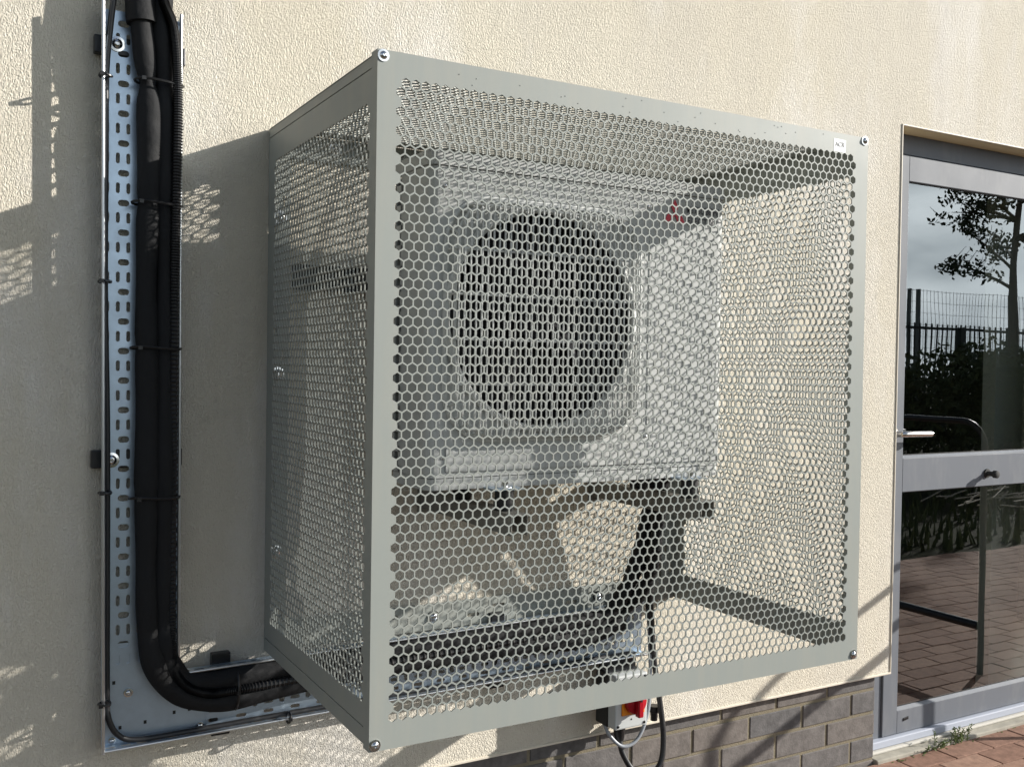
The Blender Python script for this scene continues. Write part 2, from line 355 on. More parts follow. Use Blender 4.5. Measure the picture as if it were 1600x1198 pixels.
for rw in range(5):
    zt = -21.9 - rw*CH if False else -20.72 - rw*CH
    for (xa, xb) in ((-150, 109.0),):
        # joints counted back from the reveal so that the bond matches
        x = xb; first = True
        while x > xa:
            ln = 12.05
            if first: ln = 6.0 if rw % 2 == 1 else 12.05
            first = False
            j = 0.28
            dx = random.uniform(-0.05, 0.05)
            br.box(x-ln+j+dx, x-(0 if x == xb else j)+dx*0, FB+random.uniform(0, 0.09), FB+5.5, zt-CH+j+0.28+random.uniform(-.08,.08), zt+random.uniform(-.07,.07))
            x -= ln
brick_o = br.build('brick_plinth', 'brick', bld, bevel=0.13)
mo = MB(); mo.box(-150, 108.9, FB+0.22, FB+5.3, -ZG-1.5, -20.8);
mo.build('mortar_joints', 'mortar', bld)
rm = MB(); rm.box(60, 300, D+13.1, D+13.3, OZ+0.1, 100); rm.box(60, 300, D+230, D+231, -ZG, 100); rm.box(59, 60, D+13.1, D+231, -ZG, 100); rm.box(300, 301, D+13.1, D+231, -ZG, 100); rm.box(59, 301, D+13.1, D+231, 100, 101)
rm.build('interior_wall', 'roomwall', bld)
MB().box(59, 301, D+5.6, D+231, -ZG-0.2, -ZG+0.5).build('interior_floor', 'roomfloor', bld)
MB().box(160.3, 205, D+14, D+17, -ZG+0.5, 99).build('interior_partition', 'roompale', bld)

# ------------------------------------------------------------------ door
door = thing('glazed_door', (OX0, D+4, -ZG), 'grey aluminium glazed door with mid rail and steel lever, set back in the wall', 'door')
GY = D+4.5; FY = D+3.9
fm = MB()
fm.box(107.5, 114.3, FY+0.35, FY+3, -36.9, 77)            # outer frame jamb
fm.box(166.9, 172, FY+0.35, FY+3, -36.9, 77)
fm.box(114.3, 166.9, FY+0.35, FY+3, 72.5, 77)             # head
fm.build('door_frame', 'frame', door, bevel=0.08)
lf = MB()
lf.box(114.5, 118.5, FY, FY+2.4, -35.4, 72.3); lf.box(161.5, 166.7, FY, FY+2.4, -35.4, 72.3)
lf.box(118.5, 161.5, FY, FY+2.4, 67.6, 72.3)
lf.box(118.5, 161.5, FY, FY+2.4, 9.9, 16.2); lf.box(118.5, 161.5, FY, FY+2.4, -35.4, -31.1)
lf.build('door_leaf', 'frame', door, bevel=0.1)
gb = MB()
for z in (16.2, -31.1):
    gb.add([(118.5, FY-0.02, z), (161.5, FY-0.02, z), (161.5, GY+0.02, z+0.55), (118.5, GY+0.02, z+0.55), (118.5, GY+.3, z), (161.5, GY+.3, z)], [(0,1,2,3), (0,4,5,1), (0,3,4), (1,5,2), (3,2,5,4)])
gb.build('glazing_bead', 'frame', door)
gk = MB()
for z0, z1 in ((16.75, 67.6), (-30.55, 9.9)):
    gk.box(118.5, 161.5, GY-0.06, GY+0.3, z1-0.22, z1-0.02); gk.box(118.52, 118.66, GY-0.06, GY+0.3, z0, z1-.2); gk.box(118.66, 161.5, GY-0.06, GY+0.3, z0, z0+0.12)
gk.build('gasket', 'gasket', door)
for z0, z1 in ((16.5, 67.6), (-30.8, 9.9)):
    MB().add([(118.5, GY, z0), (161.5, GY, z0), (161.5, GY, z1), (118.5, GY, z1)], [(0, 1, 2, 3)]).build('glass_pane', 'glass', door)
hd = MB(); hd.lathe((115.6, FY+0.1, 20.9), (0, -1, 0), [(0, 1.3), (0.25, 1.3), (0.3, 0.6), (2.3, 0.55)], 20)
hd.tube(smooth_path([(115.6, FY-2.0, 20.9), (116.3, FY-2.45, 20.9), (118, FY-2.5, 20.9), (123.2, FY-2.4, 20.85)], 6), 0.55, 14)
hd.build('door_handle', 'chrome', door, smooth=True)
st = MB(); st.lathe((143.3, FY, 12.4), (0, -1, 0), [(0, 0.9), (0.3, 0.9), (0.35, 0.5), (1.6, 0.5), (1.65, 0.75), (2.4, 0.75), (2.5, 0.6)], 18)
st.build('door_stop_buffer', 'rubber', door, smooth=True)
MB().obox((120.9, FY-0.06, -32.9), (0.75, 0, 0.1), (0, 0.08, 0), (0, 0, 0.3)).build('drain_cap', 'black', door, bevel=0.1)
MB().box(107.5, 172, FY-0.95, FY+3, -36.95, -35.55).build('threshold', 'frame_sill', door, bevel=0.18)
stp = MB()
N_ = 60
for i in range(1):
    stp.box(109.2, 170.6, 35.9, FY+3.5, -ZG-0.5, -37.55)
sill = stp.build('door_step', 'concrete', None, bevel=0.22); tag(sill, 'low weathered concrete step below the grey glazed door', 'step')
MB().box(109.3, 170.5, FY-1.6, FY+2, -37.55, -37.0).build('mastic_strip', 'mastic', sill, bevel=0.2)

# ------------------------------------------------------------------ perforated panels
R_ = 1/math.sqrt(3)
def perf(n, rows, u0, v0, rect, t, tf, hole=0.855):
    """hexagon-perforated sheet with a plain border; tf maps (u, v, w) to a point; first row has n cells"""
    m = MB(); idx = {}
    def vi(u, v, w):
        k = (round(u, 4), round(v, 4), w)
        if k not in idx: idx[k] = len(m.v); m.v.append(tf(u, v, w))
        return idx[k]
    Rh = hole*R_; rs = 1.5*R_
    ang = [math.radians(90+60*k) for k in range(6)]
    def cells(k):
        off = 0 if k % 2 == 0 else 0.5
        return [u0+off+i for i in range(n if k % 2 == 0 else n-1)], v0+k*rs
    def face(pts, w):
        ids = [vi(a, b, w) for a, b in pts]
        m.f.append(tuple(ids if w == 0 else reversed(ids)))
    for k in range(rows):
        us, cv = cells(k)
        for cu in us:
            o = [(cu+R_*math.cos(a), cv+R_*math.sin(a)) for a in ang]; h = [(cu+Rh*math.cos(a), cv+Rh*math.sin(a)) for a in ang]
            for i in range(6):
                j = (i+1) % 6
                for w in (0, t): face([o[i], o[j], h[j], h[i]], w)
                m.f.append((vi(*h[i], 0), vi(*h[j], 0), vi(*h[j], t), vi(*h[i], t)))
    A, B, C, E_ = rect
    def strip(chain, f):
        for a, b in zip(chain[:-1], chain[1:]):
            for w in (0, t): face([a, b, f(b), f(a)], w)
    us, cv = cells(0); bot = []
    for cu in us: bot += [(cu-0.5, cv-R_/2), (cu, cv-R_)]
    bot.append((us[-1]+0.5, cv-R_/2))
    us2, cv2 = cells(rows-1); top = []
    for cu in us2: top += [(cu-0.5, cv2+R_/2), (cu, cv2+R_)]
    top.append((us2[-1]+0.5, cv2+R_/2))
    left = []; right = []
    for k in range(rows):
        us, cv = cells(k)
        left += [(us[0]-0.5, cv-R_/2), (us[0]-0.5, cv+R_/2)]; right += [(us[-1]+0.5, cv-R_/2), (us[-1]+0.5, cv+R_/2)]
    strip(bot, lambda p: (p[0], C)); strip(top, lambda p: (p[0], E_)); strip(left, lambda p: (A, p[1])); strip(right, lambda p: (B, p[1]))
    for (x0, x1, z0, z1) in ((A, bot[0][0], C, bot[0][1]), (bot[-1][0], B, C, bot[-1][1]), (A, top[0][0], top[0][1], E_), (top[-1][0], B, top[-1][1], E_)):
        for w in (0, t): face([(x0, z0), (x1, z0), (x1, z1), (x0, z1)], w)
    for (p, q) in (((A, C), (B, C)), ((B, C), (B, E_)), ((B, E_), (A, E_)), ((A, E_), (A, C))):
        m.f.append((vi(*p, 0), vi(*q, 0), vi(*q, t), vi(*p, t)))
    return m
XL, XR, ZT, ZL = -2.30, 61.52, 60.75, -2.93
cage = thing('security_cage', (29.6, D, ZL), 'large grey green perforated metal cage fixed to the wall around the outdoor unit', 'cage')
TH = 0.13
perf(60, 68, 0, 0, (XL, XR, ZL, ZT), TH, lambda u, v, w: (u, w, v)).build('front_panel', 'cage', cage)
lip = MB(); LD = 1.45
lip.box(XL, XL+TH, TH, LD, ZL, ZT); lip.box(XR-TH, XR, TH, LD, ZL, ZT); lip.box(XL+TH, XR-TH, TH, LD, ZT-TH, ZT); lip.box(XL+TH, XR-TH, TH, LD, ZL, ZL+TH)
lip.build('front_panel_lip', 'cage', cage)
SY0, SY1 = 1.0, D-0.15
for s in (-1, 1):
    X = XL+0.16 if s < 0 else XR-0.16
    tf = (lambda u, v, w, X=X, s=s: (X - s*w, u, v))
    so_ = perf(31, 64, 2.55, 1.45, (SY0, SY1, -1.12, 59.38), TH, tf).build('side_panel', 'cage', cage)
    for (za, zb, zc, zd, ze) in ((59.5, ZT-0.16, 57.6, 60.4, 59.5), (-2.75, -1.24, -2.5, 0.4, -2.75)):
        rl = MB(); rl.box(min(X, X-s*TH), max(X, X-s*TH), SY0, SY1, za, zb)
        rl.box(min(X-s*TH, X-s*TH*2.2), max(X-s*TH, X-s*TH*2.2), SY0+0.5, SY1, zc, zd)
        rl.build('side_rail', 'cage', cage)
perf(60, 35, 0, 3.0, (XL+0.16, XR-0.16, SY0, SY1), TH, lambda u, v, w: (u, v, ZT-0.16-w)).build('top_panel', 'cage', cage)
# flanges against the wall, with slots
def slot_poly(cx, cz, hw, hh, n=6):
    """rounded slot"""
    r = min(hw, hh); pts = []
    if hw >= hh:
        for k in range(n+1): a = -math.pi/2 + math.pi*k/n; pts.append((cx+hw-r+r*math.cos(a), cz+r*math.sin(a)))
        for k in range(n+1): a = math.pi/2 + math.pi*k/n; pts.append((cx-hw+r+r*math.cos(a), cz+r*math.sin(a)))
    else:
        for k in range(n+1): a = math.pi*k/n; pts.append((cx+r*math.cos(a), cz+hh-r+r*math.sin(a)))
        for k in range(n+1): a = math.pi + math.pi*k/n; pts.append((cx+r*math.cos(a), cz-hh+r+r*math.sin(a)))
    return pts
def slotted(m, x0, x1, z0, z1, slot, y, t, tf=None):
    """one rectangular cell of sheet with one slot cut through (slot polygon or None)"""
    tf = tf or (lambda a, b, c: (a, c, b))
    rect = [(x0, z0), (x1, z0), (x1, z1), (x0, z1)]
    if slot is None:
        for w in (y, y+t): m.add([tf(a, b, w) for a, b in rect], [(0, 1, 2, 3)])
        return
    allp = rect + slot
    tr = tessellate_polygon([[Vector((a, b, 0)) for a, b in rect], [Vector((a, b, 0)) for a, b in slot]])
    for w in (y, y+t): m.add([tf(a, b, w) for a, b in allp], [tuple(q) for q in tr])
    n = len(slot); m.add([tf(a, b, y) for a, b in slot]+[tf(a, b, y+t) for a, b in slot], [(i, (i+1) % n, (i+1) % n+n, i+n) for i in range(n)])
fl = MB(); fy = D-0.42
for (x0, x1) in ((XL+0.3, 0.45), (XR-2.75, XR-0.3)):
    z = -2.9; k = 0
    while z < 60:
        z1 = min(z+3.14, 60.2); cx = (x0+x1)/2
        sl_ = slot_poly(cx+(0.5 if k % 2 else -0.5), (z+z1)/2, 0.24, 0.7) if (k % 5 in (1, 2)) else None
        slotted(fl, x0, x1, z, z1, sl_, fy, 0.13); z = z1; k += 1
for (z0, z1) in ((ZL, 0.55), (57.35, 60.3)):
    x = 0.45; k = 0
    while x < XR-2.8:
        x1 = min(x+4.0, XR-2.75)
        sl_ = slot_poly((x+x1)/2, (z0+z1)/2+(0.5 if k % 2 else -0.4), 1.0, 0.25) if (x1-x > 3 and k % 4 in (2, 3)) else None
        slotted(fl, x, x1, z0, z1, sl_, fy, 0.13); x = x1; k += 1
fl.build('wall_flange', 'cage', cage)
def bolt_mesh(c, axis, r, washer=True):
    m = MB(); pr = [(0, r), (0.08*r/0.6, r)] if washer else [(0, r*0.62)]
    base = 0.1*r/0.6
    h = r*0.68
    pr += [(base, h)] + [(base+h*0.62*math.sin(a), h*math.cos(a)) for a in (0.25, 0.55, 0.85, 1.1)] + [(base+h*0.58, h*0.36), (base+h*0.3, h*0.30)]
    m.lathe(c, axis, pr, 20); return m
for (x, z) in ((-1.75, 60.2), (60.85, 60.35), (-1.75, -2.35), (60.85, -2.3)):
    bolt_mesh((x, -0.01, z), (0, -1, 0), 0.56).build('bolt', 'zinc', cage, smooth=True)
for (x, z) in ((-0.8, 50), (-0.9, 31), (-0.9, 9.2), (6.0, 59.0), (30, 59.0), (52, 59), (20.5, -1.2), (47, -1.2), (60, 30), (60, 50)):
    bolt_mesh((x, fy-0.01, z), (0, -1, 0), 0.85).build('wall_bolt', 'zinc', cage, smooth=True)
sk = MB().add([(55.6, -0.02, 58.55), (57.55, -0.02, 58.5), (57.65, -0.02, 60.0), (55.65, -0.02, 60.05)], [(0, 1, 2, 3)]).build('sticker', 'sticker', cage)
sk['label'] = 'small square white sticker lettered ACR'
text_part('sticker_lettering', 'ACR', 0.78, 'ink', sk, (55.83, -0.04, 59.15), None, 0.0, 1.0)
# droplets / paint nibs on the top border
nib = MB()
for k in range(26):
    x = random.uniform(5, 56); z = random.uniform(58.7, 60.4)
    nib.lathe((x, 0.0, z), (0, -1, 0), [(0, 0.06), (0.04, 0.045), (0.055, 0.01)], 8)
tag(nib.build('paint_nibs', 'cage', cage, smooth=True), kind='stuff')

# ------------------------------------------------------------------ outdoor unit
UX0, UX1, UY0, UY1, UZ0, UZ1 = 10.3, 53.2, 15.8, 25.5, 18.35, 56.2
unit = thing('air_conditioner', ((UX0+UX1)/2, (UY0+UY1)/2, UZ0), 'pale grey outdoor air conditioning unit with round fan guard inside the cage', 'air conditioner')
def rounded_rect(x0, x1, y0, y1, rf, n=6):
    """plan outline, front corners (low y) rounded"""
    pts = [(x1, y1), (x0, y1)]
    for k in range(n+1): a = math.pi + math.pi/2*k/n; pts.append((x0+rf+rf*math.cos(a), y0+rf+rf*math.sin(a)))
    for k in range(n+1): a = 1.5*math.pi + math.pi/2*k/n; pts.append((x1-rf+rf*math.cos(a), y0+rf+rf*math.sin(a)))
    return pts
FCX, FCZ, FR = 25.2, 37.9, 12.5
# casing shell: front sheet with circular opening + sides + back + base
cs = MB()
ring = [(FCX+FR*math.cos(2*math.pi*k/64), FCZ+FR*math.sin(2*math.pi*k/64)) for k in range(64)]
rf = 1.3
rect = [(UX0+rf, UZ0+1.4), (UX1-rf, UZ0+1.4), (UX1-rf, UZ1-1.7), (UX0+rf, UZ1-1.7)]
tr = tessellate_polygon([[Vector((a, b, 0)) for a, b in rect], [Vector((a, b, 0)) for a, b in ring]])
cs.add([(a, UY0, b) for a, b in rect+ring], [tuple(q) for q in tr])
def shell(m, z0, z1, x0, x1, y0, r, ysl=None):
    pl = []
    for k in range(7): a = math.pi + math.pi/2*k/6; pl.append((x0+r+r*math.cos(a), y0+r+r*math.sin(a)))
    for k in range(7): a = 1.5*math.pi + math.pi/2*k/6; pl.append((x1-r+r*math.cos(a), y0+r+r*math.sin(a)))
    return pl
pl = shell(cs, 0, 0, UX0, UX1, UY0, rf)
z0, z1 = UZ0+1.4, UZ1-1.7
for i in range(6): a, b = pl[i], pl[i+1]; cs.add([(a[0], a[1], z0), (b[0], b[1], z0), (b[0], b[1], z1), (a[0], a[1], z1)], [(0, 1, 2, 3)])
for i in range(7, 13): a, b = pl[i], pl[i+1]; cs.add([(a[0], a[1], z0), (b[0], b[1], z0), (b[0], b[1], z1), (a[0], a[1], z1)], [(0, 1, 2, 3)])
cs.add([(UX0, UY0+rf, z0), (UX0, UY0+7.6, z0), (UX0, UY0+7.6, z1), (UX0, UY0+rf, z1)], [(0, 1, 2, 3)])
cs.add([(UX1, UY0+rf, z0), (UX1, UY1, z0), (UX1, UY1, z1), (UX1, UY0+rf, z1)], [(0, 1, 2, 3)])
cs.add([(UX0, UY1, z0), (UX1, UY1, z0), (UX1, UY1, z1), (UX0, UY1, z1)], [(0, 1, 2, 3)])
zz = z0
while zz < z1-0.1:      # louvre slats over the coil on the side
    cs.box(UX0, UX0+0.25, UY0+7.6, UY1, zz, zz+0.75); zz += 2.35
cs.box(UX0, UX0+0.25, UY0+7.6, UY0+8.0, z0, z1); cs.box(UX0, UX0+0.25, UY1-0.3, UY1, z0, z1)
cs.build('casing', 'unit', unit, smooth=True)
bs = MB(); bs.prism(rounded_rect(UX0+0.1, UX1-0.1, UY0+0.1, UY1, rf), UZ0, UZ0+1.32, 'z'); bs.build('base_pan', 'unit', unit, bevel=0.08)
ld = MB(); ld.prism(rounded_rect(UX0-0.12, UX1+0.12, UY0-0.15, UY1+0.1, rf), UZ1-1.62, UZ1, 'z'); ld.build('lid', 'unit', unit, bevel=0.2)
MB().box(UX0+0.6, UX0+1.1, UY0+7.6, UY1-0.5, z0, z1).build('coil', 'coil', unit)
pn = MB()   # raised service panel right of the guard, bottom skirt step
pn.box(40.6, 51.8, UY0-0.1, UY0, 24.2, 50.0)
pn.box(12.6, 52.2, UY0-0.22, UY0, 20.4, 23.1)
pn.build('service_panel', 'unit', unit, bevel=0.1)
dk = MB(); dk.lathe((FCX, UY0+0.02, FCZ), (0, 1, 0), [(0.02, FR-0.02), (0.5, FR-0.4), (8, FR-1.0), (8.05, 0.5)], 48)
shroud = MB()
for k in range(64):
    a0, a1 = 2*math.pi*k/64, 2*math.pi*(k+1)/64
    shroud.add([(FCX+FR*math.cos(a0), UY0, FCZ+FR*math.sin(a0)), (FCX+FR*math.cos(a1), UY0, FCZ+FR*math.sin(a1)), (FCX+FR*math.cos(a1), UY0+4, FCZ+FR*math.sin(a1)), (FCX+FR*math.cos(a0), UY0+4, FCZ+FR*math.sin(a0))], [(0, 1, 2, 3)])
shroud.build('fan_shroud', 'unitdark', unit, smooth=True)
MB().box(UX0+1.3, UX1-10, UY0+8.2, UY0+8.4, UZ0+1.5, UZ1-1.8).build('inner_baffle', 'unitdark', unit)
fb = MB()
for b in range(3):
    vs = []; fs = []; nr, na = 6, 8; a0 = 2*math.pi*b/3
    for i in range(nr+1):
        r = 2.2+(FR-2.9)*i/nr
        for j in range(na+1):
            a = a0 + (-0.55+1.1*j/na)*(0.75+0.35*i/nr) - 0.25*i/nr
            vs.append((FCX+r*math.cos(a), UY0+2.0+2.4*j/na, FCZ+r*math.sin(a)))
    for i in range(nr):
        for j in range(na): k = i*(na+1)+j; fs.append((k, k+1, k+na+2, k+na+1))
    fb.add(vs, fs)
fb.lathe((FCX, UY0+1.4, FCZ), (0, 1, 0), [(0, 1.2), (0.3, 2.4), (3.2, 2.6)], 24)
fb.build('fan', 'fan', unit, smooth=True)
MB().box(50.6, 53.1, UY1+0.05, UY1+4.4, 20, 32).build('added_shade_box', 'unit', unit, bevel=0.2)  # unseen box added behind the casing to shade the wall strip below
# fan guard: a square cage of wires standing off the front, rounded corners
GX0, GX1, GZ0, GZ1, GYF = 12.3, 38.6, 23.9, 51.4, UY0-2.2
gd = MB()
def rr_loop(x0, x1, z0, z1, r, y, n=7):
    pts = []
    for (cx, cz, a0) in ((x1-r, z1-r, 0), (x0+r, z1-r, 90), (x0+r, z0+r, 180), (x1-r, z0+r, 270)):
        for k in range(n): a = math.radians(a0+90*k/(n-1)); pts.append(Vector((cx+r*math.cos(a), y, cz+r*math.sin(a))))
    return pts
RC = 5.5
gd.tube(rr_loop(GX0, GX1, GZ0, GZ1, RC, UY0-0.1), 0.28, 8, closed=True)
gd.tube(rr_loop(GX0+0.5, GX1-0.5, GZ0+0.5, GZ1-0.5, RC, GYF+0.6), 0.2, 8, closed=True)
def edge_z(x, x0, x1, z0, z1, r):
    dx = 0
    if x < x0+r: dx = x0+r-x
    if x > x1-r: dx = x-(x1-r)
    h = math.sqrt(max(0, r*r-dx*dx)); return z0+r-h, z1-r+h
x = GX0+0.65
while x < GX1-0.5:
    za, zb = edge_z(x, GX0+0.4, GX1-0.4, GZ0+0.4, GZ1-0.4, RC)
    gd.tube([(x, UY0, za-0.3), (x, UY0-1.2, za-0.15), (x, GYF+0.25, za+0.25), (x, GYF, za+0.9), (x, GYF, zb-0.9), (x, GYF+0.25, zb-0.25), (x, UY0-1.2, zb+0.15), (x, UY0, zb+0.3)], 0.125, 6)
    x += 0.72
for k in range(6):
    z = GZ0+1.4+k*5.0
    xa, xb = edge_z(z, GZ0, GZ1, GX0, GX1, RC) 
    gd.tube([(xa+0.2, UY0, z), (xa+0.4, GYF+0.3, z), (xa+1.1, GYF+0.18, z), (xb-1.1, GYF+0.18, z), (xb-0.4, GYF+0.3, z), (xb-0.2, UY0, z)], 0.14, 6)
for rr in (FR+0.35,):
    gd.tube([(FCX+rr*math.cos(2*math.pi*k/56), UY0-0.25, FCZ+rr*math.sin(2*math.pi*k/56)) for k in range(56)], 0.45, 8, closed=True)
gd.build('fan_guard', 'unitplastic', unit, smooth=True)
# badge: three red diamonds and two lines of lettering
bg = MB(); L0 = 1.1; cx, cz = 44.45, 51.95
def rhomb(ang):
    a = math.radians(ang); d = Vector((math.cos(a), 0, math.sin(a))); e = math.radians(30)
    p1 = Vector((math.cos(a-e), 0, math.sin(a-e)))*L0; p2 = Vector((math.cos(a+e), 0, math.sin(a+e)))*L0
    o = Vector((cx, UY0-0.16, cz)); return [o, o+p1, o+p1+p2, o+p2]
for an in (90, 210, 330):
    q = rhomb(an); bg.add([tuple(v) for v in q]+[(v.x, v.y+0.06, v.z) for v in q], [(0, 1, 2, 3), (4, 7, 6, 5), (0, 4, 5, 1), (1, 5, 6, 2), (2, 6, 7, 3), (3, 7, 4, 0)])
bg.build('badge_emblem', 'red', unit)
text_part('badge_lettering', 'MITSUBISHI', 1.25, 'ink', unit, (46.4, UY0-0.16, 52.35), None, 0.0003, 0.86)
text_part('badge_lettering', 'ELECTRIC', 1.25, 'ink', unit, (46.4, UY0-0.16, 50.95), None, 0.0003, 0.98)
for (x, z) in ((12.2, 52.3), (40.3, 52.6), (12.3, 22.0), (40.5, 23.8), (52.7, 24.4), (52.7, 53.9), (30, 19.2)):
    bolt_mesh((x, UY0-0.02, z), (0, -1, 0), 0.3, False).build('screw', 'zinc', unit, smooth=True)

# ------------------------------------------------------------------ brackets
def bracket(xc, label):
    t = thing('wall_bracket', (xc, D, 2), label, 'bracket', 'brackets carrying the outdoor unit')
    a = MB(); YE = 11.0
    a.box(xc-1.1, xc+1.1, YE, D-0.1, 15.75, 15.9); a.box(xc-1.1, xc-0.95, YE, D-0.1, 13.5, 15.75); a.box(xc+0.95, xc+1.1, YE, D-0.1, 13.5, 15.75)
    a.build('arm', 'bracket', t)
    g = MB(); g.box(xc-1.5, xc+1.5, D-0.3, D-0.1, 12.9, 17.0); g.build('wall_plate', 'bracket', t)
    for y in (14.6, 25.4):
        d = MB(); d.lathe((xc, y, 15.9), (0, 0, 1), [(0, 1.15), (0.5, 1.25), (1.6, 1.1), (2.4, 1.1)], 18); d.build('rubber_foot', 'rubber', t, smooth=True)
        w = MB(); w.lathe((xc, y, 13.3), (0, 0, 1), [(0, 0.5), (0.9, 0.5)], 6); w.build('foot_bolt', 'zinc', t); w = MB(); w.lathe((xc, y, 18.5), (0, 0, 1), [(0, 0.9), (0.08, 0.9), (0.1, 0.45), (0.7, 0.45)], 14); w.build('foot_bolt', 'zinc', t)
    return t
bracket(19.6, 'dark steel bracket arm under the fan side of the outdoor unit')
bracket(46.8, 'dark steel bracket arm under the badge side of the outdoor unit')
rl_ = MB(); rl_.box(0.9, 50, D-1.6, D-0.05, 41.4, 41.55); rl_.box(0.9, 50, D-1.6, D-0.05, 44.25, 44.4); rl_.box(0.9, 50, D-0.2, D-0.05, 41.55, 44.25)
rlo = rl_.build('mounting_rail', 'rubber'); tag(rlo, 'dark horizontal steel rail on the wall behind the outdoor unit', 'rail')
for xc in (19.6, 46.8):
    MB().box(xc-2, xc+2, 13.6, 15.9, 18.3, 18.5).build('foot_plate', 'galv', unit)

# ------------------------------------------------------------------ cable tray
tray = thing('cable_tray', (-17, D, -11), 'galvanised perforated cable tray running down the wall and turning under the cage', 'cable tray')
FT, FE = 1.2, 2.8          # floor and flange edge distance from the wall
TL0, TL1 = -21.25, -20.7     # left side x at top and bottom
TR0, TR1 = -13.05, -12.7
def tl(z): return TL1+(TL0-TL1)*(z+11)/83
def trr(z): return TR1+(TR0-TR1)*(z+11)/83
ZTOP = 71.2
t1 = MB(); per = 3.31; z = -3.0
wcol = 1.08
def shx(z): return tl(z)-TL0
z = 71.2-per*22-0.55
k = 0
while z < ZTOP-0.3:
    z1 = min(z+per/2, ZTOP); o = shx(z)
    y = D-FT
    if k % 2 == 0:      # upright slots
        slotted(t1, TL0+o, TL0+o+0.05, z, z1, None, y, 0.1)
        for i in range(7):
            xa = TL0+o+0.05+i*1.1; slotted(t1, xa, xa+1.1, z, z1, slot_poly(xa+0.55, (z+z1)/2, 0.21, 0.6) if z1-z > 1.5 else None, y, 0.1)
        slotted(t1, TL0+o+0.05+7.7, trr(z), z, z1, None, y, 0.1)
    else:
        slotted(t1, TL0+o, TL0+o+0.8, z, z1, None, y, 0.1)
        for i in range(2):
            xa = TL0+o+0.8+i*3.3; slotted(t1, xa, xa+3.3, z, z1, slot_poly(xa+1.5, (z+z1)/2, 0.6, 0.36) if z1-z > 1.5 else None, y, 0.1)
        slotted(t1, TL0+o+0.8+6.6, trr(z), z, z1, None, y, 0.1)
    z = z1; k += 1
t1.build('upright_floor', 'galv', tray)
ZE = -3.3
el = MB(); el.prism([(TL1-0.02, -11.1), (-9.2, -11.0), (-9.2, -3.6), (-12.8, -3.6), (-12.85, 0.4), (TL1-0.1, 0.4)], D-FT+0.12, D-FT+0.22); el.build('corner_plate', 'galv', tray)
for (x, z, a) in ((-16.2, -9.2, 0), (-18.9, -9.4, 0), (-13, -8.6, 1), (-19.6, -4.2, 0), (-11.3, -8.5, 0), (-12.9, -5.2, 1)):
    MB().box(x, x+0.32, D-FT+0.1, D-FT+0.3, z, z+0.4).build('knockout', 'unitdark', tray)
t2 = MB(); x = -9.25; k = 0
def hz0(x): return -11.05+0.0125*(x+20)
def hz1(x): return -3.45+0.0165*(x+11)
XE = 54.6
while x < XE-0.2:
    x1 = min(x+per/2, XE); b0 = hz0(x); t0 = hz1(x); y = D-FT
    if k % 2 == 1:
        slotted(t2, x, x1, b0, b0+0.8, None, y, 0.1)
        for i in range(2):
            za = b0+0.8+i*3.1; slotted(t2, x, x1, za, za+3.1, slot_poly((x+x1)/2, za+1.5, 0.34, 0.62) if x1-x > 1.5 else None, y, 0.1)
        slotted(t2, x, x1, b0+7.0, t0, None, y, 0.1)
    else:
        slotted(t2, x, x1, b0, b0+0.35, None, y, 0.1)
        for i in range(6):
            za = b0+0.35+i*1.15; slotted(t2, x, x1, za, za+1.15, slot_poly((x+x1)/2, za+0.57, 0.6, 0.22) if x1-x > 1.5 else None, y, 0.1)
        slotted(t2, x, x1, b0+0.35+6.9, t0, None, y, 0.1)
    x = x1; k += 1
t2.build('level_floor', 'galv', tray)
fg = MB()
def quadbox(m, a, b, ya, yb, th, horiz=False):
    """thin flange between point a and b (x, z), from depth ya to yb"""
    (xa, za), (xb, zb) = a, b
    o = (0, th) if horiz else (th, 0)
    vs = [(xa, ya, za), (xa+o[0], ya, za+o[1]), (xb+o[0], ya, zb+o[1]), (xb, ya, zb)]; vs += [(v[0], yb, v[2]) for v in vs]
    m.add(vs, [(0, 1, 2, 3), (4, 7, 6, 5), (0, 4, 5, 1), (1, 5, 6, 2), (2, 6, 7, 3), (3, 7, 4, 0)])
yF, yE = D-FT, D-FE
def flange(xf, z0_, z1_):
    z = z0_; st_ = per/2
    while z < z1_-0.05:
        zz_ = min(z+st_, z1_); xm_ = xf((z+zz_)/2)
        slotted(fg, yE, yF+0.1, z, zz_, slot_poly((yE+yF)/2, (z+zz_)/2, 0.2, 0.58) if zz_-z > 1.5 else None, xm_, 0.1, tf=lambda a, b, c: (c, a, b))
        z = zz_
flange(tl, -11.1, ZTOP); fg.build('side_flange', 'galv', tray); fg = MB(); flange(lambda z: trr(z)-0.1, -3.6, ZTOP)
def flange_h(zf, x0_, x1_):
    x = x0_; st_ = per/2
    while x < x1_-0.05:
        xx_ = min(x+st_, x1_); zm_ = zf((x+xx_)/2)
        slotted(fg, x, xx_, yE, yF+0.1, slot_poly((x+xx_)/2, (yE+yF)/2, 0.58, 0.2) if xx_-x > 1.5 else None, zm_, 0.1, tf=lambda a, b, c: (a, b, c))
        x = xx_
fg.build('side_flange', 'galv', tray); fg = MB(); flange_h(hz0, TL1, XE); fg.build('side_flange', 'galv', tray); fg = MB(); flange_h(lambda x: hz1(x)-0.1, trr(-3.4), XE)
fg.build('side_flange', 'galv', tray)
